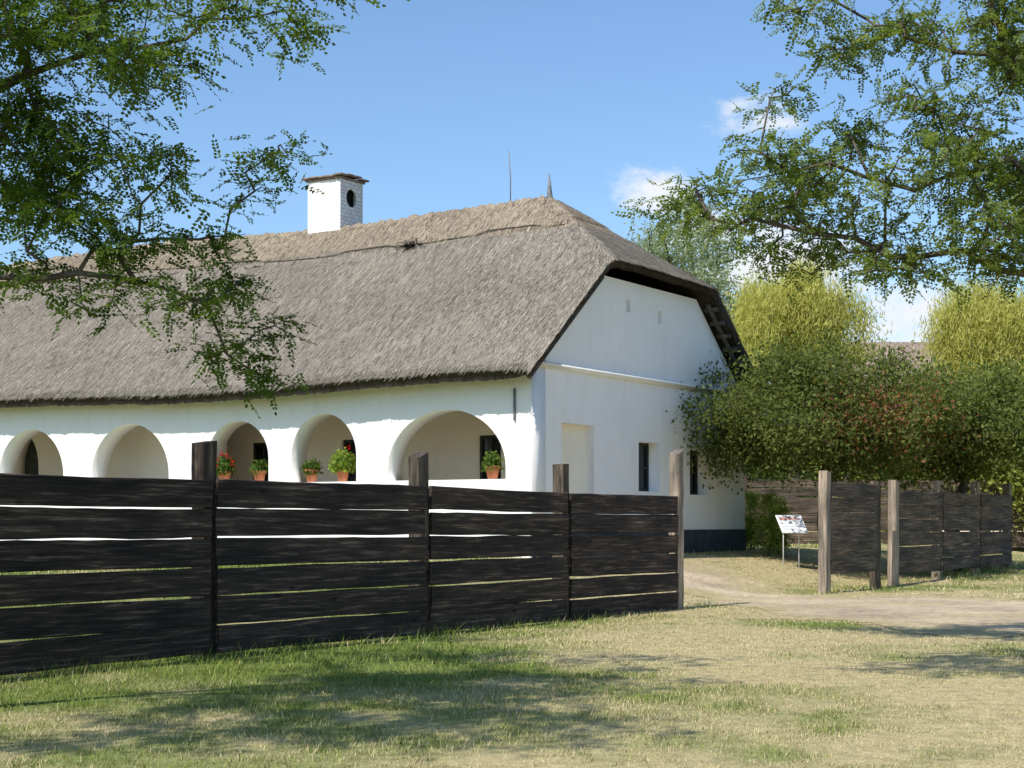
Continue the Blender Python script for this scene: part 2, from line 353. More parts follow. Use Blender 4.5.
v,c=reeds(120000,5);rm=mesh_np('loose_reed',v,np.arange(len(v)).reshape(-1,4),M_STRAW,cols=c)
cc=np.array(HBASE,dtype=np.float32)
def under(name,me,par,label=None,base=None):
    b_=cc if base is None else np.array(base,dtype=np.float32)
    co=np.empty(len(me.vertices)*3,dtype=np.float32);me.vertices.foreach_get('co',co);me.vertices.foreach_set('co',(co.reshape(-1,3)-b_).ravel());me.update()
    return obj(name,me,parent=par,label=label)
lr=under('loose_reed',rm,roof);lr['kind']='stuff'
def tube(pts,rad,mat,name='tube',k=6):
    pts=np.asarray(pts,float);vs=[];fs=[]
    for i,p in enumerate(pts):
        d=pts[min(i+1,len(pts)-1)]-pts[max(i-1,0)];d/=np.linalg.norm(d)+1e-9
        a=np.cross(d,[0,0,1.]) if abs(d[2])<.9 else np.cross(d,[1.,0,0]);a/=np.linalg.norm(a);b=np.cross(d,a)
        r=rad[i] if hasattr(rad,'__len__') else rad
        for j in range(k): t=2*math.pi*j/k;vs.append(p+r*(a*math.cos(t)+b*math.sin(t)))
    for i in range(len(pts)-1):
        for j in range(k): fs.append([i*k+j,i*k+(j+1)%k,(i+1)*k+(j+1)%k,(i+1)*k+j])
    me=bpy.data.meshes.new(name);bm=bmesh.new();bv=[bm.verts.new(v_) for v_ in vs]
    for f in fs: bm.faces.new([bv[i] for i in f])
    bm.faces.new(bv[:k][::-1]);bm.faces.new(bv[-k:]);bmesh.ops.recalc_face_normals(bm,faces=bm.faces)
    for f in bm.faces:f.smooth=True
    bm.to_mesh(me);bm.free();me.materials.append(mat);return me
sc=np.arange(1.2,16,.2);wc=4-.92-.02*np.sin(sc*2)+0*sc
cp=Harr(np.stack([sc,wc,roofh(sc,wc)+.02],-1));under('binding_rod',tube(cp,.014,M_BARK,'binding_rod',5),roof)
for i in range(6):
    w=6.15+i*.28;h=2.68+.784*(8.5-w)-.03
    under('verge_batten',hbox('verge_batten',-.28,-.004,w-.04,w+.04,h-.06,h+.02,M_BARK,.008),roof)
for sgn in(0,1):
    pts=[]
    for w in np.linspace(-.3,2.0,8):
        if sgn and w<.5: continue
        ww=w if not sgn else 8-w;pts.append(H(-.14,ww,2.65+.785*(w+.5)-.05))
    under('verge_board',tube(pts,.05,M_BARK,'verge_board',4),roof)
r=np.random.default_rng(3);n=170;s=4.45+r.normal(0,.12,n);w=3.05+r.normal(0,.04,n)
a=np.stack([s,w,roofh(s,w)+.02],-1);b=a+np.stack([r.normal(0,.09,n),-.07+r.normal(0,.06,n),.01+r.normal(0,.03,n)],-1);sd=np.array([.008,0,0])
under('slipped_reed_tuft',mesh_np('slipped_reed_tuft',Harr(np.stack([a-sd,a+sd,b+sd,b-sd],1).reshape(-1,3)),np.arange(n*4).reshape(-1,4),M_STRAW,cols=np.repeat(np.array([[.04,.035,.032]])*(.5+r.random((n,1))*1.5),4,0)),roof)
def chimney():
    s0,s1,w0,w1=6.72,7.54,3.86,4.58;top=7.27
    oh=[(w0,5.2),(w1,5.2),(w1,top),(w0,top)];cw=(w0+w1)/2
    ov=[(cw+.17*math.cos(t),6.93+.18*math.sin(t)) for t in np.linspace(0,2*math.pi,24,endpoint=False)]
    me=plate('chimney',oh,[ov],s0,s0+.05,fm_gab,M_CHB)
    ch=under('chimney',me,roof,'white brick chimney with round smoke hole')
    under('chimney_side',hbox('chimney_side',s0+.051,s1,w0,w0+.14,5.2,top,M_WALL,.008),ch)
    under('chimney_side',hbox('chimney_side',s0+.051,s1,w1-.14,w1,5.2,top,M_WALL,.008),ch)
    under('chimney_side',hbox('chimney_side',s0+.12,s1-.001,w0+.141,w1-.141,5.2,top,M_SOOT,.004),ch,'sooty inside of the chimney')
    bm=bmesh.new();c1=cw;rq=np.random.default_rng(9)
    t=hbox('t',s0-.04,s1+.04,w0-.04,w1+.04,top+.002,top+.035,M_TILE,.008);bm.from_mesh(t)
    for i in range(5):
        for j in range(4):
            e=.10;L1=(s1-s0+2*e)/5;L2=(w1-w0+2*e)/4;a0=s0-e+i*L1;b0=w0-e+j*L2;z=top+.038+.03*(j in(1,2))+rq.uniform(0,.016)
            t=hbox('t',a0+.004,a0+L1-.004,b0+.004+rq.uniform(-.012,.012),b0+L2-.004,z,z+.032,M_TILE,.006);bm.from_mesh(t)
    t=hbox('t',s0,s1,c1-.07,c1+.07,top+.098,top+.145,M_TILE,.02);bm.from_mesh(t)
    me=bpy.data.meshes.new('chimney_cap');bm.to_mesh(me);bm.free();me.materials.append(M_TILE)
    under('chimney_cap',me,ch,'uneven brown tile chimney cap')
def brickmat():
    m,nt,b=newmat('whitewashed_brick');v=N(nt,'ShaderNodeTexCoord').outputs['Object']
    cb=N(nt,'ShaderNodeSeparateXYZ');nt.links.new(v,cb.inputs[0])
    ad=N(nt,'ShaderNodeVectorMath',operation='DOT_PRODUCT');nt.links.new(v,ad.inputs[0]);ad.inputs[1].default_value=(.53,.848,0)
    c=N(nt,'ShaderNodeCombineXYZ');nt.links.new(ad.outputs['Value'],c.inputs[0]);nt.links.new(cb.outputs[2],c.inputs[1])
    br=N(nt,'ShaderNodeTexBrick');nt.links.new(c.outputs[0],br.inputs['Vector']);br.inputs['Scale'].default_value=3.4
    br.inputs['Color1'].default_value=(.80,.79,.77,1);br.inputs['Color2'].default_value=(.64,.61,.58,1);br.inputs['Mortar'].default_value=(.42,.40,.38,1);br.inputs['Mortar Size'].default_value=.02
    nt.links.new(br.outputs['Color'],b.inputs['Base Color']);b.inputs['Roughness'].default_value=.9
    bump(nt,b,br.outputs['Fac'],-.4,.02);return m
M_CHB=brickmat();chimney()
p=H(2.05,4,6.25);under('ridge_finial',tube([p,(p[0],p[1],p[2]+.2),(p[0],p[1],p[2]+.35),(p[0]-.01,p[1],p[2]+.62)],[.06,.055,.035,.008],M_IRON,'ridge_finial',8),roof,'pointed grey wooden ridge finial')
p=H(2.95,4.1,6.3);under('lightning_rod',tube([p,(p[0],p[1],p[2]+.6),(p[0]-.03,p[1],p[2]+1.1)],[.012,.012,.008],M_IRON,'lightning_rod',6),roof)
part('wall_bracket',hbox('wall_bracket',.28,.31,-.045,-.002,2.12,2.62,M_IRON,.006),house,HBASE)
# ------------------------------------------------------------ wood beams
def beam(name,p0,p1,hgt,th,mat,jit=.008,tilt=0,seed=0):
    r=np.random.default_rng(seed);p0=np.array(p0,float);p1=np.array(p1,float)
    L=np.linalg.norm(p1-p0);d=(p1-p0)/L;n=np.array([-d[1],d[0],0]);n/=np.linalg.norm(n);k=max(6,int(L/.22));vs=[];lc=[];off=r.uniform(0,50,3)
    jt=np.convolve(r.normal(0,jit,k+6),np.ones(3)/3,'same')[2:];jb=np.convolve(r.normal(0,jit,k+6),np.ones(3)/3,'same')[2:];jn=np.convolve(r.normal(0,jit*1.2,k+6),np.ones(5)/5,'same')[2:]
    c=.008
    for i in range(k+1):
        x=i/k;p=p0+(p1-p0)*x+n*jn[i]
        prof=[(-th/2,c+jb[i]),(-th/2+c,jb[i]),(th/2-c,jb[i]),(th/2,c+jb[i]),(th/2,hgt-c+jt[i]),(th/2-c,hgt+jt[i]),(-th/2+c,hgt+jt[i]),(-th/2,hgt-c+jt[i])]
        for a,z in prof: vs.append(p+n*(a+tilt*(z-hgt/2))+np.array([0,0,z]));lc.append(off+np.array([x*L,z,a]))
    bm=bmesh.new();lay=None;bv=[bm.verts.new(v_) for v_ in vs]
    for i in range(k):
        for j in range(8): bm.faces.new([bv[i*8+j],bv[i*8+(j+1)%8],bv[(i+1)*8+(j+1)%8],bv[(i+1)*8+j]])
    bm.faces.new(bv[:8]);bm.faces.new(bv[-8:]);bmesh.ops.recalc_face_normals(bm,faces=bm.faces)
    me=bpy.data.meshes.new(name);bm.to_mesh(me);bm.free();me.materials.append(mat)
    a=me.attributes.new('loc','FLOAT_VECTOR','POINT');a.data.foreach_set('vector',np.array(lc,dtype=np.float32).ravel());return me
def post(name,x,y,z0,z1,wd,dp,mat,d,seed=0,slant=.05,lean=(0,0)):
    r=np.random.default_rng(seed);d=np.array([d[0],d[1],0.]);n=np.array([-d[1],d[0],0]);k=9;off=r.uniform(0,50,3);vs=[];lc=[]
    for i in range(k+1):
        t=i/k;z=z0+(z1-z0)*t;f=1-.06*t;w=wd/2*f*(1+r.normal(0,.05));q=dp/2*f*(1+r.normal(0,.03));c=.16
        ctr=np.array([x+lean[0]*t,y+lean[1]*t,z])+d*r.normal(0,.006)
        for a,b in((-w,-q*(1-c)),(-w*(1-c),-q),(w*(1-c),-q),(w,-q*(1-c)),(w,q*(1-c)),(w*(1-c),q),(-w*(1-c),q),(-w,q*(1-c))):
            zz=slant*a/w if i==k else 0
            vs.append(ctr+d*a+n*b+np.array([0,0,zz]));lc.append(off+np.array([z,a,b]))
    bm=bmesh.new();bv=[bm.verts.new(v_) for v_ in vs]
    for i in range(k):
        for j in range(8): bm.faces.new([bv[i*8+j],bv[i*8+(j+1)%8],bv[(i+1)*8+(j+1)%8],bv[(i+1)*8+j]])
    bm.faces.new(bv[:8]);bm.faces.new(bv[-8:]);bmesh.ops.recalc_face_normals(bm,faces=bm.faces)
    me=bpy.data.meshes.new(name);bm.to_mesh(me);bm.free();me.materials.append(mat)
    a=me.attributes.new('loc','FLOAT_VECTOR','POINT');a.data.foreach_set('vector',np.array(lc,dtype=np.float32).ravel());return me
def fence(label,origin,d,posts,nr,rh,gap,top,matr,matp,seed,th=.04,group=None,jit=.006,end0=False,end1=False):
    """planks nailed on the lawn side of the posts, with an open joint over each post"""
    o=np.array(origin,float);d=np.array(d,float);n=np.array([-d[1],d[0]])
    p=lambda t,q=0:o+d*t+n*q
    tm=posts[len(posts)//2][0];b=p(tm);base=(b[0],b[1],float(g(b[0],b[1])))
    f=thing('plank_fence',base,label,'fence',group);r=np.random.default_rng(seed);N_=len(posts)
    for i,(t,zt,wd,mt) in enumerate(posts):
        isend=(i==0 and end0) or (i==N_-1 and end1)
        c=p(t,-.06 if isend else -.015);zg=float(g(c[0],c[1]))
        part('post',post('post',c[0],c[1],zg-.3,zt,wd,.15,mt,d,seed+i,slant=r.uniform(-.035,.035),lean=(r.normal(0,.01),r.normal(0,.01))),f,base)
    for i in range(N_-1):
        t0,t1=posts[i][0],posts[i+1][0]
        a0=posts[i][2]/2+.003 if (i==0 and end0) else .042;a1=posts[i+1][2]/2+.003 if (i==N_-2 and end1) else .042
        for k in range(nr):
            a=p(t0+a0+(0 if i==0 and end0 else r.uniform(-.022,.018)),-.112);b=p(t1-a1+(0 if i==N_-2 and end1 else r.uniform(-.018,.022)),-.112)
            za=top(t0)-rh-k*(rh+gap)+r.normal(0,.006);zb=top(t1)-rh-k*(rh+gap)+r.normal(0,.006)
            hh=rh+r.normal(0,.004)
            part('rail',beam('rail',(a[0],a[1],za),(b[0],b[1],zb),hh,th,matr,jit,r.normal(0,.03),seed*100+i*10+k),f,base)
    return f
fence('long black tarred plank fence along the lawn',F0,FD,[(-4.0,2.26,.2,M_TARG),(-.9,2.25,.2,M_TARG),(2.13,2.27,.19,M_TAR),(5.25,2.27,.18,M_TARG),(8.05,2.26,.16,M_TARG),(10.9,2.5,.16,M_GREYW)],6,.233,.012,lambda t:1.958-.004*np.maximum(0,t-4),M_TAR,M_TAR,10,end1=True)
fence('short brown weathered plank fence panel beside the gateway',F0,FD,[(16.06,2.38,.20,M_GREYW),(18.35,2.28,.16,M_BROWNW)],6,.23,.012,lambda t:2.23,M_BROWNW,M_GREYW,20,end0=True,end1=True)
fence('dark weathered plank fence beyond the gateway',F0,FD,[(19.25,2.3,.19,M_GREYW),(21.8,2.36,.17,M_GREYW),(24.2,2.38,.17,M_GREYW),(26.5,2.40,.17,M_GREYW)],6,.228,.013,lambda t:2.14,M_BROWNW,M_GREYW,30,end0=True)
fence('old brown plank fence behind the shrubs',(5.8,41),(.995,.0995),[(2.6*i,2.75,.18,M_BROWNW) for i in range(6)],8,.2,.015,lambda t:2.65,M_BROWNW,M_BROWNW,40)
# ------------------------------------------------------------ info board
sb=(5.05,29.8,float(g(5.05,29.8)));sg=thing('information_board',sb,'small white tilted information board on thin metal legs','sign')
def xbox(name,c,sx,sy,sz,tilt,yaw,mat,bev=.004,off=(0,0,0),roll=0):
    bm=bmesh.new();bmesh.ops.create_cube(bm,size=1)
    for v_ in bm.verts: v_.co=Vector((v_.co.x*sx+off[0],v_.co.y*sy+off[1],v_.co.z*sz+off[2]))
    if bev: bmesh.ops.bevel(bm,geom=bm.edges[:],offset=bev,segments=2,affect='EDGES')
    ct,st=math.cos(tilt),math.sin(tilt);cy,sy_=math.cos(yaw),math.sin(yaw);cr,sr=math.cos(roll),math.sin(roll)
    for v_ in bm.verts:
        x,y,z=v_.co;x,z=x*cr-z*sr,x*sr+z*cr;y,z=y*ct-z*st,y*st+z*ct;x,y=x*cy-y*sy_,x*sy_+y*cy;v_.co=(x+c[0],y+c[1],z+c[2])
    me=bpy.data.meshes.new(name);bm.to_mesh(me);bm.free();me.materials.append(mat);return me
bc=(5.05,29.8,1.56);tl=-math.radians(40);yw=math.radians(20)
bd=part('board',xbox('board',bc,.52,.022,.42,tl,yw,M_SIGN),sg,sb)
def onb(name,m,x,z,w,h):
    under(name,xbox(name,bc,w,.002,h,tl,yw,m,0,(x,-.014,z)),bd,base=sb)
onb('picture_strip',M_RED,-.02,.12,.38,.07)
for i in range(3): onb('text_line',M_INK,-.05,.0-i*.06,.32,.008)
for dx in(-.16,.16):
    x_=5.05+dx*math.cos(yw);y_=29.85+dx*math.sin(yw)
    part('leg',tube([(x_,y_,sb[2]-.1),(x_,y_,1.3),(x_,y_-.01,1.54)],.010,M_SIGN,'leg'),sg,sb)
# ------------------------------------------------------------ foliage
def norm(a): return a/(np.linalg.norm(a,axis=-1,keepdims=True)+1e-9)
def tmpl_pinnate(pairs=6,L=.2,ll=.036,lw=.0085,ang=1.15,rough=0.,seed=1):
    q=[];r=np.random.default_rng(seed)
    def leaf(x,y0,dx,dy,l,w,z0):
        px,py=-dy,dx;zz=r.normal(0,rough*l,3)
        return [(x,y0,z0),(x+dx*l*.5+px*w,y0+dy*l*.5+py*w,z0+zz[0]-.002),(x+dx*l,y0+dy*l,z0+zz[1]-.006),(x+dx*l*.5-px*w,y0+dy*l*.5-py*w,z0+zz[2]-.002)]
    for i in range(pairs):
        x=L*(.15+.8*i/pairs)
        for s in(-1,1):
            an=ang+r.normal(0,rough*.8);xx=x+r.normal(0,rough*L*.05);q.append(leaf(xx,0,math.cos(an),s*math.sin(an),ll*(1-.2*i/pairs)*(1+r.normal(0,rough*.4)),lw,-.8*xx*xx))
    q.append(leaf(L*.97,0,1,0,ll*.9,lw,-.8*L*L))
    return np.array(q)
def tmpl_spray(k,l,w,spread,seed=0,along=.6,wild=1.):
    r=np.random.default_rng(seed);q=[]
    for i in range(k):
        o=r.normal(0,spread,3);d=norm(r.normal(0,wild,3)+np.array([along,0,0]));s=norm(np.cross(d,r.normal(0,1,3)))
        m=o+d*l*.5;q.append([o,m+s*w,o+d*l,m-s*w])
    return np.array(q)
def leafmesh(name,P,D,tm,sc,cols,mat,rs,upb=1.0):
    n=len(P);D=norm(D);up=norm(np.array([0,0,upb])+rs.normal(0,.55,(n,3)))
    Yv=norm(np.cross(up,D));Zv=np.cross(D,Yv)
    k=len(tm);t=tm.reshape(-1,3)
    v=P[:,None,:]+sc[:,None,None]*(t[None,:,0:1]*D[:,None,:]+t[None,:,1:2]*Yv[:,None,:]+t[None,:,2:3]*Zv[:,None,:])
    v=v.reshape(-1,3);c=np.repeat(cols,k*4,0)
    jit=1+.35*(rs.random((n*k,1))-.5);c=c*np.repeat(jit,4,0)
    return mesh_np(name,v,np.arange(len(v)).reshape(-1,4),mat,cols=c)
def grow(trunk,pts,alpha=.35,step=.35,jit=.05,rs=None,guides=()):
    nodes=[np.array(p,float) for p in trunk];par=[-1]+list(range(len(trunk)-1));pl=[0.]
    for i in range(1,len(trunk)): pl.append(pl[-1]+np.linalg.norm(nodes[i]-nodes[i-1])*.6)
    pts=np.array(pts,float);best=np.full(len(pts),1e9);bi=np.zeros(len(pts),int)
    def upd(i):
        c=np.linalg.norm(pts-nodes[i],axis=1)+alpha*pl[i];m=c<best;best[m]=c[m];bi[m]=i
    for i in range(max(1,len(trunk)-3),len(trunk)): upd(i)
    for gl in guides:                       # long limbs leaving the trunk
        prev=min(range(len(trunk)),key=lambda i:np.linalg.norm(nodes[i]-np.array(gl[0])))
        for a,b in zip(gl[:-1],gl[1:]):
            a=np.array(a,float);b=np.array(b,float);L=np.linalg.norm(b-a);k=max(1,int(L/step))
            for m in range(1,k+1):
                q=a+(b-a)*m/k+rs.normal(0,jit*.35,3);nodes.append(q);par.append(prev);pl.append(pl[prev]+np.linalg.norm(q-nodes[prev])*.4);prev=len(nodes)-1;upd(prev)
    left=np.ones(len(pts),bool);tips=[]
    while left.any():
        j=np.where(left,best,1e9).argmin();left[j]=False;p0=bi[j];a=nodes[p0];b=pts[j];L=np.linalg.norm(b-a);k=max(1,int(L/step));prev=p0
        for m in range(1,k+1):
            t=m/k;q=a+(b-a)*t
            if m<k: q=q+rs.normal(0,jit,3)*min(1,L)+np.array([0,0,.12*L*math.sin(math.pi*t)*.5])
            nodes.append(q);par.append(prev);pl.append(pl[prev]+np.linalg.norm(q-nodes[prev]));prev=len(nodes)-1;upd(prev)
        tips.append(prev)
    return np.array(nodes),np.array(par),tips
def branchmesh(name,nodes,par,tips,r0,trunkn,rt,mat,expo=.47):
    cnt=np.zeros(len(nodes));cnt[tips]+=1
    for i in range(len(nodes)-1,0,-1): cnt[par[i]]+=cnt[i]
    R=r0*np.maximum(cnt,1)**expo
    top=R[trunkn-1]
    for i in range(trunkn): R[i]=max(R[i],rt+(top-rt)*(i/(trunkn-1))) if trunkn>1 else R[i]
    R[0]*=1.25
    idx=np.arange(1,len(nodes));A=nodes[par[idx]];Bn=nodes[idx];d=norm(Bn-A)
    ref=np.where(np.abs(d[:,2:3])<.9,np.array([[0,0,1.]]),np.array([[1.,0,0]]));a=norm(np.cross(d,ref));b=np.cross(d,a)
    k=6;t=np.arange(k)*2*np.pi/k;cs,sn=np.cos(t)[None,:,None],np.sin(t)[None,:,None]
    off=a[:,None]*cs+b[:,None]*sn
    ra=np.minimum(R[par[idx]],R[idx]*1.35)
    ra=np.where(idx<trunkn,R[par[idx]],ra)
    V0=A[:,None]+off*ra[:,None,None];V1=Bn[:,None]+off*R[idx][:,None,None]
    v=np.concatenate([V0,V1],1).reshape(-1,3);m=len(idx);base=np.arange(m)[:,None]*2*k;j=np.arange(k)[None]
    f=np.stack([base+j,base+(j+1)%k,base+k+(j+1)%k,base+k+j],-1).reshape(-1,4)
    return mesh_np(name,v,f,mat,smooth=True)
def tree(name,label,category,trunk,clusters,tm,per,scale,c0,c1,seed,r0=.006,rt=.15,ppc=10,droop=.3,step=.35,alpha=.35,upb=1.,group=None,expo=.47,hang=False,extra=None,scat=0.,jit=.05,flat=.8,dflat=1.,guides=()):
    rs=np.random.default_rng(seed);base=trunk[0]
    pts=[]
    for cl in clusters:
        x,y,z,r=cl[:4];k=max(5,int(ppc*(r/.4)**1.5)) if len(cl)<5 else cl[4]
        d=norm(rs.normal(0,1,(k,3)))*(rs.random((k,1))**.45)*r;d[:,2]*=flat;d[:,0]*=(1.1 if flat<.75 else 1)
        pts.append(np.array([x,y,z])+d)
    pts=np.concatenate(pts)
    nodes,par,tips=grow(trunk,pts,alpha,step,jit,rs,guides)
    t=thing(name,base,label,category,group)
    part('trunk',branchmesh('trunk',nodes,par,tips,r0,len(trunk),rt,M_BARK,expo),t,base)
    tips=np.array(tips);P0=nodes[tips];Dr=norm(P0-nodes[par[tips]])
    P=np.repeat(P0,per,0)-np.repeat(Dr,per,0)*rs.uniform(0,step*.8,(len(tips)*per,1))
    D=np.repeat(Dr,per,0)*.5+rs.normal(0,.75,P.shape);D=norm(D);D[:,2]*=dflat
    if hang: D=np.array([0,0,-1.])+rs.normal(0,.3,P.shape)
    D[:,2]-=droop;sg_=.015+scale*.02+scat;dP=rs.normal(0,1,P.shape)*sg_;dP[:,2]*=(.6 if dflat<1 else 1);P=P+dP
    sc=scale*rs.uniform(.7,1.2,len(P))
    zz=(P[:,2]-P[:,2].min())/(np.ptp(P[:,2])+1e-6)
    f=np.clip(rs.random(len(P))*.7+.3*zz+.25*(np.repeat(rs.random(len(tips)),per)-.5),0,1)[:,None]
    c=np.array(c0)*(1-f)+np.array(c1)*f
    if extra is not None:
        dd=np.linalg.norm((P-np.array(extra[2]))/np.array([.9,1.5,.45]),axis=1)
        m=rs.random(len(P))<extra[0]*np.exp(-dd**2);c[m]=np.array(extra[1])
    part('crown',leafmesh('crown',P,D,tm,sc,c,M_LEAF,rs,upb),t,base)
    return t
PIN=tmpl_pinnate(6,.17,.036,.0105,1.1,.18)
L=[(-2.77,4.37,.42),(-2.25,4.37,.40),(-2.6,3.85,.4),(-2.08,3.95,.26),(-1.68,4.5,.26),(-1.25,4.56,.2),(-.96,4.58,.12),(-1.97,3.5,.26),(-1.55,3.62,.15),(-1.30,3.75,.08),(-2.6,3.34,.34),(-2.14,3.16,.26),(-1.68,3.26,.16),(-2.25,2.84,.2),(-1.85,2.84,.2),(-1.56,2.93,.17),(-1.36,2.72,.13),(-1.66,2.56,.11),(-1.46,2.46,.06),(-2.8,3.05,.22),(-3.0,3.6,.45),(-3.1,4.5,.5),(-2.45,3.6,.34),(-2.4,4.7,.34),(-1.9,4.15,.18),(-2.9,4.0,.4)]
cl=[]
rr=np.random.default_rng(11)
for x,z,r_ in L: cl.append((x,9.4+rr.uniform(-.5,.5),z,r_))
for i in range(26):
    a=rr.uniform(0,2*math.pi);R_=rr.uniform(.5,2.7);x=-4.1+R_*math.cos(a);y=8.9+R_*math.sin(a)*1.1;z=rr.uniform(5.0,7.6)-.2*R_
    if x>-1.9 and z<5.2: continue
    cl.append((x,y,z,.5,8))
for i in range(46):  # unseen crown clusters added above the view to cast dappled shade on the lawn
    x=rr.uniform(-5.4,-2.3);y=rr.uniform(5.4,7.6);z=rr.uniform(4.9,5.9)+.12*(y-4)
    cl.append((x,y,z,.5,8))
tree('locust_tree','green locust tree with feathery leaves overhanging the fence','tree',[(-4.6,9.1,.25),(-4.55,9.1,1.2),(-4.4,9.15,2.1),(-4.1,9.2,2.9)],cl,PIN,10,.92,(.05,.085,.018),(.18,.26,.055),21,r0=.0026,rt=.19,ppc=24,step=.22,alpha=.25,expo=.42,scat=.06,jit=.08,flat=.7,dflat=.55,droop=.22,upb=1.4,
  guides=[[(-4.1,9.2,2.9),(-3.3,9.3,3.05),(-2.7,9.4,2.98),(-2.2,9.4,3.0),(-1.7,9.4,2.85)],[(-4.1,9.2,2.9),(-3.4,9.3,3.8),(-2.6,9.4,4.2),(-1.7,9.4,4.45)]])
R=[(2.44,5.94,.24),(2.86,5.68,.25),(3.29,5.77,.36),(3.88,5.68,.45),(4.3,5.35,.45),(3.54,5.18,.34),(3.03,5.0,.26),(2.61,4.75,.28),(2.1,4.67,.26),(1.68,4.5,.22),(1.40,4.37,.12),(1.93,4.29,.22),(2.36,4.29,.26),(2.86,4.33,.34),(3.46,4.5,.38),(4.05,4.58,.42),(3.8,4.03,.3),(3.2,3.9,.26),(2.7,3.95,.24),(2.3,3.9,.18),(3.46,3.69,.16),(4.22,3.9,.36),(4.6,4.6,.5),(4.7,5.8,.5),(4.8,4.2,.4),(2.3,5.3,.12),(1.75,4.2,.16),(3.7,4.9,.24),(2.95,3.75,.14),(3.95,3.75,.2)]
cl=[]
for x,z,r_ in R: cl.append((x,14+rr.uniform(-.8,.8),z,r_*1.2))
for i in range(26):
    a=rr.uniform(0,2*math.pi);R_=rr.uniform(.3,2.8);cl.append((6.2+R_*math.cos(a)*.9,14.2+R_*math.sin(a),rr.uniform(4.8,8.2)-.15*R_,.6,8))
for p in((.3,9.2,6.0),(.9,9.0,6.0),(1.4,9.4,6.1),(.6,9.8,6.3),(1.2,10.2,6.4),(1.9,10.0,6.3),(2.5,10.6,6.4),(1.0,8.6,5.9),(1.7,8.9,6.0),(3.0,11.3,6.6),(3.8,11.9,6.6),(.0,8.8,6.0),(2.3,9.5,6.2),(.6,9.3,6.4),(1.5,9.9,6.6),(1.2,9.3,6.5)): cl.append((*p,.5,12))  # unseen leaf clusters added on a long limb to throw shade at lower right
tree('locust_tree','spreading locust tree with light olive foliage over the path','tree',[(6.3,14.2,.4),(6.3,14.2,1.4),(6.2,14.2,2.4),(5.9,14.2,3.2)],cl,PIN,9,1.15,(.08,.115,.03),(.25,.31,.10),22,r0=.0045,rt=.2,ppc=21,step=.28,alpha=.25,expo=.37,scat=.09,jit=.12,flat=.75,dflat=.6,droop=.22,upb=1.3,
  guides=[[(5.9,14.2,3.2),(5.1,14.1,3.55),(4.4,14.0,3.68),(3.8,14.0,3.86),(3.2,14.0,3.86),(2.6,14.0,4.08),(2.1,14.0,4.15)],[(5.9,14.2,3.2),(5.1,14.3,4.2),(4.3,14.2,4.75),(3.5,14.1,4.5),(2.7,14.1,4.65),(1.9,14,4.5)],[(5.9,14.2,3.2),(5.4,14.0,4.9),(4.4,14.0,5.5),(3.3,13.9,5.65)]])
SP=tmpl_spray(7,.085,.024,.12,3)
def blobs(c,rad,n,r_,seed,zmin=None):
    q=np.random.default_rng(seed);o=[]
    while len(o)<n:
        d=q.normal(0,1,3);d/=np.linalg.norm(d);f=q.random()**.4;p=np.array(c)+d*np.array(rad)*f
        if zmin and p[2]<zmin: continue
        o.append((p[0],p[1],p[2],r_*q.uniform(.7,1.25),8))
    return o
gz=lambda x,y:float(g(x,y))
def multi(x,y,h): return [(x,y,gz(x,y)-.1),(x+.04,y,gz(x,y)+.35),(x-.03,y+.04,gz(x,y)+h)]
def sprigs(c,rad,n,seed):
    q=np.random.default_rng(seed);o=[]
    for i in range(n):
        a=q.uniform(0,2*math.pi);e=q.uniform(-.1,1.3);k=q.uniform(1.0,1.2)
        o.append((c[0]+rad[0]*k*math.cos(a)*math.cos(e),c[1]+rad[1]*k*math.sin(a)*math.cos(e),c[2]+rad[2]*k*math.sin(e),.16,3))
    return o
tree('shrub','broad leafy shrub with reddish fruit behind the plank fence','shrub',multi(5.7,30.2,.85),blobs((5.7,30.3,3.3),(2.2,1.7,1.0),38,.5,5,2.85)+[(3.75,30.0,3.05,.4,9),(4.0,30.2,2.85,.35,7),(3.95,30.2,3.5,.35,7),(4.4,30,4.0,.4,7),(4.9,30.1,4.2,.4,7),(7.4,30.6,3.6,.5,9),(4.9,30.2,2.85,.35,7),(6.3,30,2.85,.35,7),(7.0,30,2.9,.35,7)]+sprigs((5.6,30.2,3.4),(2.35,1.8,1.15),34,71),SP,15,1.0,(.055,.078,.022),(.205,.235,.075),31,r0=.005,rt=.07,step=.3,alpha=.2,droop=.1,extra=(.5,(.27,.12,.07),(6.6,29.6,3.5)),scat=.12)
tree('shrub','broad leafy shrub with reddish fruit behind the plank fence','shrub',multi(8.9,33.0,.9),blobs((8.8,33.2,3.2),(2.3,1.8,.85),40,.5,6,2.85)+sprigs((8.8,33.2,3.3),(2.5,1.9,1.05),32,72),SP,15,1.1,(.055,.08,.022),(.21,.24,.075),32,r0=.005,rt=.07,step=.3,alpha=.2,droop=.1,extra=(.4,(.27,.12,.07),(7.6,32.2,3.5)),scat=.12)
WD=tmpl_spray(5,.16,.012,.05,4)
for (x,y,h,sd) in((4.85,31.2,1.15,1),(5.15,31.9,.95,2),(4.75,32.8,1.1,3)):
    z=gz(x,y);tree('tall_weed','tall green weed clump at the foot of the wall','plant',[(x,y,z-.05),(x,y,z+.1),(x,y,z+.2)],[(x,y,z+h*.5,.3,16),(x+.05,y,z+h*.9,.22,12),(x,y,z+.25,.25,10)],WD,7,1.0,(.14,.19,.04),(.38,.44,.12),40+sd,r0=.003,rt=.01,step=.2,alpha=.1,droop=-.6,group='weeds beside the gable wall')
WL=tmpl_spray(9,.16,.014,.14,14,1.5,.5);WL[:,:,0]*=1.3
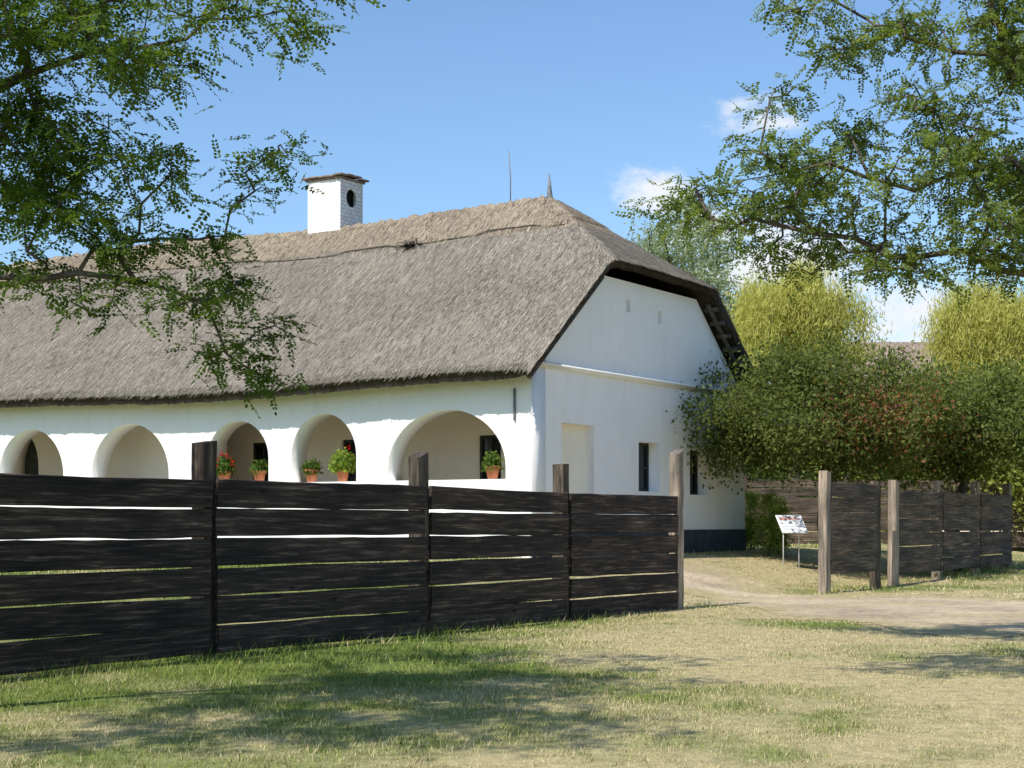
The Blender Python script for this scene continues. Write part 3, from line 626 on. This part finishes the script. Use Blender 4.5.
def willow(c,rx,rz,n,seed):
    q=np.random.default_rng(seed);o=[];cl_=[]
    for i in range(12):
        a=2*math.pi*i/12*2.4;f=(i/12)**.6;cl_.append((c[0]+rx*.8*f*math.cos(a),c[1]+rx*.8*f*math.sin(a),c[2]+rz*(math.sqrt(1-(.8*f)**2)-.18)*q.uniform(.82,1.06)))
    for i in range(n):
        b=cl_[i%12];a=q.uniform(0,2*math.pi);f=q.random()**.6*.75
        x=b[0]+f*math.cos(a);y=b[1]+f*math.sin(a);zt_=b[2]+.45*math.sqrt(1-f*f)
        L_=q.uniform(.5,2.4)
        for m in np.arange(0,L_,.42): o.append((x+.06*m*q.normal(),y,zt_-m,.17,3))
    return o
for (x,y,zt,rx,sd,lb) in((8.15,48,9.0,1.95,51,'pale yellow green weeping willow'),(13.9,49,8.6,1.75,52,'pale yellow green weeping willow')):
    z=gz(x,y);cs_=willow((x,y,zt-2.9),rx,2.8,60,sd)
    tree('willow_tree',lb+' beyond the fence','tree',[(x,y,z-.1),(x,y,z+1.2),(x+.1,y,z+2.4),(x,y,z+3.0)],cs_,WL,6,1.0,(.29,.30,.07),(.60,.57,.20),sd,r0=.004,rt=.28,step=.8,alpha=.2,droop=0,hang=True,upb=.2,group='weeping willows',scat=.13)
BG=tmpl_spray(9,.17,.045,.3,8);PG=tmpl_spray(7,.14,.04,.3,9)
for (x,y,zt,rx,rz,sd,c0,c1,lb,n,tp,pr) in((6.3,60,13.0,2.3,4.0,61,(.20,.25,.17),(.36,.41,.30),'pale grey green poplar with loose airy crown behind the roof',52,PG,9),(4.7,62,12.6,1.9,3.2,66,(.20,.25,.17),(.36,.41,.30),'pale grey green poplar with loose airy crown behind the roof',42,PG,9),(7.9,66,11.2,2.2,3.6,62,(.20,.25,.17),(.36,.41,.30),'pale grey green poplar with loose airy crown behind the roof',32,PG,9),(18.6,56,7.6,2.4,2.8,63,(.12,.16,.04),(.34,.37,.1),'green broadleaf tree beyond the farmyard',46,BG,9),(13.6,42,4.8,1.7,1.6,64,(.17,.20,.05),(.42,.44,.13),'green broadleaf tree beyond the farmyard',34,BG,9),(15.5,44.5,5.0,2.0,1.8,65,(.17,.20,.05),(.42,.42,.13),'green broadleaf tree beyond the farmyard',38,BG,9),(10.4,44,4.6,1.9,1.6,67,(.17,.20,.05),(.42,.44,.13),'green broadleaf tree beyond the farmyard',38,BG,9)):
    z=gz(x,y);cs_=[(*b[:3],.75,8) for b in blobs((x,y,zt-rz),(rx,rx,rz),n,.7,sd)]
    tree('broadleaf_tree',lb,'tree',[(x,y,z-.1),(x,y,z+.6),(x+.05,y,z+1.0),(x,y,z+max(1.5,(zt-2*rz-z)*.9))],cs_,tp,pr,1.0,c0,c1,sd,r0=.009,rt=.2,step=.8,alpha=.2,droop=.1,scat=.14)
rs=np.random.default_rng(90);n=26000;X=rs.uniform(-70,110,n);Y=rs.uniform(105,125,n)
hh=3.5+4.5*fbm(X*.12,Y*.02,9,3);Z=1.3+hh*rs.random(n)
cc2=np.array([.09,.13,.05])*(.6+1.6*rs.random((n,1)))
obj('woodland',leafmesh('woodland',np.stack([X,Y,Z],-1),rs.normal(0,1,(n,3)),tmpl_spray(5,.6,.2,.5,2),np.ones(n),cc2,M_LEAF,rs),kind='stuff',label='distant green tree line beyond the open field',category='trees')
bb=(17,66,gz(17,66));bn=thing('barn',bb,'distant pale farm building with brown tiled roof','building')
def wbox(name,x0,x1,y0,y1,z0,z1,mat):
    return xbox(name,((x0+x1)/2,(y0+y1)/2,(z0+z1)/2),x1-x0,y1-y0,z1-z0,0,0,mat,.02)
part('wall',wbox('wall',13,26,63,69,.8,4.6,M_CREAM),bn,bb)
bm=bmesh.new();vv=[bm.verts.new(p) for p in((12.6,62.4,4.4),(26.4,62.4,4.4),(26.4,69.6,4.4),(12.6,69.6,4.4),(12.8,66,8.8),(26.2,66,8.8))]
for f in((0,1,5,4),(2,3,4,5),(1,2,5),(3,0,4),(3,2,1,0)): bm.faces.new([vv[i] for i in f])
bmesh.ops.recalc_face_normals(bm,faces=bm.faces);me=bpy.data.meshes.new('roof');bm.to_mesh(me);bm.free();me.materials.append(M_TILE);part('roof',me,bn,bb)
part('door',wbox('door',20,21.4,62.93,62.99,.9,3.3,M_FRAME),bn,bb)
# ------------------------------------------------------------ potted plants on the ledge
def lathe(prof,c,mat,name,k=20):
    bm=bmesh.new();rows=[[bm.verts.new((c[0]+r_*math.cos(2*math.pi*j/k),c[1]+r_*math.sin(2*math.pi*j/k),c[2]+z)) for j in range(k)] for r_,z in prof]
    for i in range(len(rows)-1):
        for j in range(k): bm.faces.new([rows[i][j],rows[i][(j+1)%k],rows[i+1][(j+1)%k],rows[i+1][j]])
    bm.faces.new(rows[0][::-1]);bm.faces.new(rows[-1]);bmesh.ops.recalc_face_normals(bm,faces=bm.faces)
    for f in bm.faces:f.smooth=len(f.verts)==4
    me=bpy.data.meshes.new(name);bm.to_mesh(me);bm.free();me.materials.append(mat);return me
GL=tmpl_spray(6,.055,.024,.03,6);GER=tmpl_spray(12,.034,.016,.018,9)
for i,(s,fr,fh,gc0,gc1,red,lb) in enumerate(((.80,.13,.20,(.05,.09,.02),(.18,.26,.06),0,'terracotta pot with leafy green plant on the arcade ledge'),
    (3.77,.20,.30,(.12,.19,.03),(.34,.42,.09),1,'terracotta pot with large bright green geranium on the arcade ledge'),
    (4.43,.13,.15,(.05,.09,.02),(.17,.23,.06),0,'terracotta pot with low green plant on the arcade ledge'),
    (5.58,.12,.16,(.05,.09,.02),(.15,.22,.05),0,'terracotta pot with low green plant on the arcade ledge'),
    (6.38,.15,.24,(.04,.08,.02),(.14,.21,.05),14,'terracotta pot with red flowering geranium on the arcade ledge'))):
    c=H(s,.14,1.222);t=thing('potted_plant',c,lb,'potted plant','flower pots on the arcade ledge')
    part('pot',lathe([(.075,0),(.105,.17),(.122,.17),(.126,.215),(.112,.215),(.10,.19),(.02,.185)],c,M_POT,'pot'),t,c)
    rs=np.random.default_rng(200+i);n=int(110*(fr/.13)**2)
    d=norm(rs.normal(0,1,(n,3)));d[:,2]=np.abs(d[:,2]);P=np.array(c)+np.array([0,0,.2])+d*np.array([fr,fr,fh])*rs.random((n,1))**.5
    f=rs.random((n,1));part('foliage',leafmesh('foliage',P,d+rs.normal(0,.4,d.shape),GL,np.ones(n),np.array(gc0)*(1-f)+np.array(gc1)*f,M_LEAF,rs),t,c)
    if red:
        d=norm(rs.normal(0,1,(red,3)));d[:,2]=np.abs(d[:,2]);P=np.array(c)+np.array([0,0,.22])+d*np.array([fr*1.1,fr*1.1,fh*1.25])
        if red==1: P[:]=np.array(c)+np.array([.1,0,.22+fh*1.2])
        for j in range(red): part('flower',leafmesh('flower',P[j:j+1],d[j:j+1],GER,np.full(1,1.0),np.array([[.62,.02,.02]]),M_PETAL,rs),t,c)
# ------------------------------------------------------------ light, sky, camera
el=math.radians(48);az=math.radians(6)
sh=np.array([-.53*math.cos(az)-.848*math.sin(az),-.848*math.cos(az)+.53*math.sin(az)])
Sd=Vector((sh[0]*math.cos(el),sh[1]*math.cos(el),math.sin(el)))
sun=bpy.data.lights.new('sun','SUN');sun.energy=5.0;sun.angle=math.radians(.53);sun.color=(1,.955,.88)
so=bpy.data.objects.new('sun',sun);COL.objects.link(so);so.rotation_euler=Sd.to_track_quat('Z','Y').to_euler();so.location=(-20,-20,40)
w=bpy.data.worlds.new('World');scene.world=w;w.use_nodes=True;nt=w.node_tree;bg=nt.nodes['Background']
sky=N(nt,'ShaderNodeTexSky',sky_type='NISHITA');sky.sun_disc=False;sky.sun_elevation=el;sky.sun_rotation=math.atan2(sh[0],sh[1])%(2*math.pi);sky.altitude=100;sky.air_density=1.05;sky.dust_density=.65;sky.ozone_density=1.9
tc=N(nt,'ShaderNodeTexCoord').outputs['Generated']
acc=None
for (cx,cz,rad,amp) in((.09,.197,.050,1.05),(.15,.243,.048,.8),(.165,.155,.10,1.0),(.25,.12,.12,.85),(.12,.175,.06,.8)):
    cvec=Vector((cx,1,cz)).normalized()
    sb_=N(nt,'ShaderNodeVectorMath',operation='SUBTRACT');nt.links.new(tc,sb_.inputs[0]);sb_.inputs[1].default_value=cvec
    ml=N(nt,'ShaderNodeVectorMath',operation='MULTIPLY');nt.links.new(sb_.outputs[0],ml.inputs[0]);ml.inputs[1].default_value=(1,1,1.8)
    ln=N(nt,'ShaderNodeVectorMath',operation='LENGTH');nt.links.new(ml.outputs[0],ln.inputs[0])
    mr=N(nt,'ShaderNodeMapRange',interpolation_type='SMOOTHSTEP');nt.links.new(ln.outputs['Value'],mr.inputs[0]);mr.inputs[1].default_value=0;mr.inputs[2].default_value=rad;mr.inputs[3].default_value=amp;mr.inputs[4].default_value=0
    if acc is None: acc=mr.outputs[0]
    else:
        mx=N(nt,'ShaderNodeMath',operation='MAXIMUM');nt.links.new(acc,mx.inputs[0]);nt.links.new(mr.outputs[0],mx.inputs[1]);acc=mx.outputs[0]
cn=noise(nt,mapv(nt,tc,(1,1,2.0)),30,7,.66)
ad=N(nt,'ShaderNodeMath',operation='MULTIPLY_ADD');nt.links.new(acc,ad.inputs[0]);ad.inputs[1].default_value=.55;nt.links.new(cn,ad.inputs[2])
cm=N(nt,'ShaderNodeMapRange',interpolation_type='SMOOTHSTEP');nt.links.new(ad.outputs[0],cm.inputs[0]);cm.inputs[1].default_value=.66;cm.inputs[2].default_value=1.04;cm.inputs[3].default_value=0;cm.inputs[4].default_value=.95
tint=mixc(nt,1.0,sky.outputs[0],(.85,1.0,1.14),'MULTIPLY')
out=mixc(nt,cm.outputs[0],tint,(6.2,6.35,6.6))
nt.links.new(out,bg.inputs['Color']);bg.inputs['Strength'].default_value=.15
cam=bpy.data.cameras.new('camera');co=bpy.data.objects.new('camera',cam);COL.objects.link(co)
co.location=(0,0,1.6);co.rotation_euler=(math.radians(90),0,0);cam.sensor_width=36;cam.lens=1650/1024*36;cam.shift_y=138/1024
cam.clip_start=.1;cam.clip_end=9000;scene.camera=co
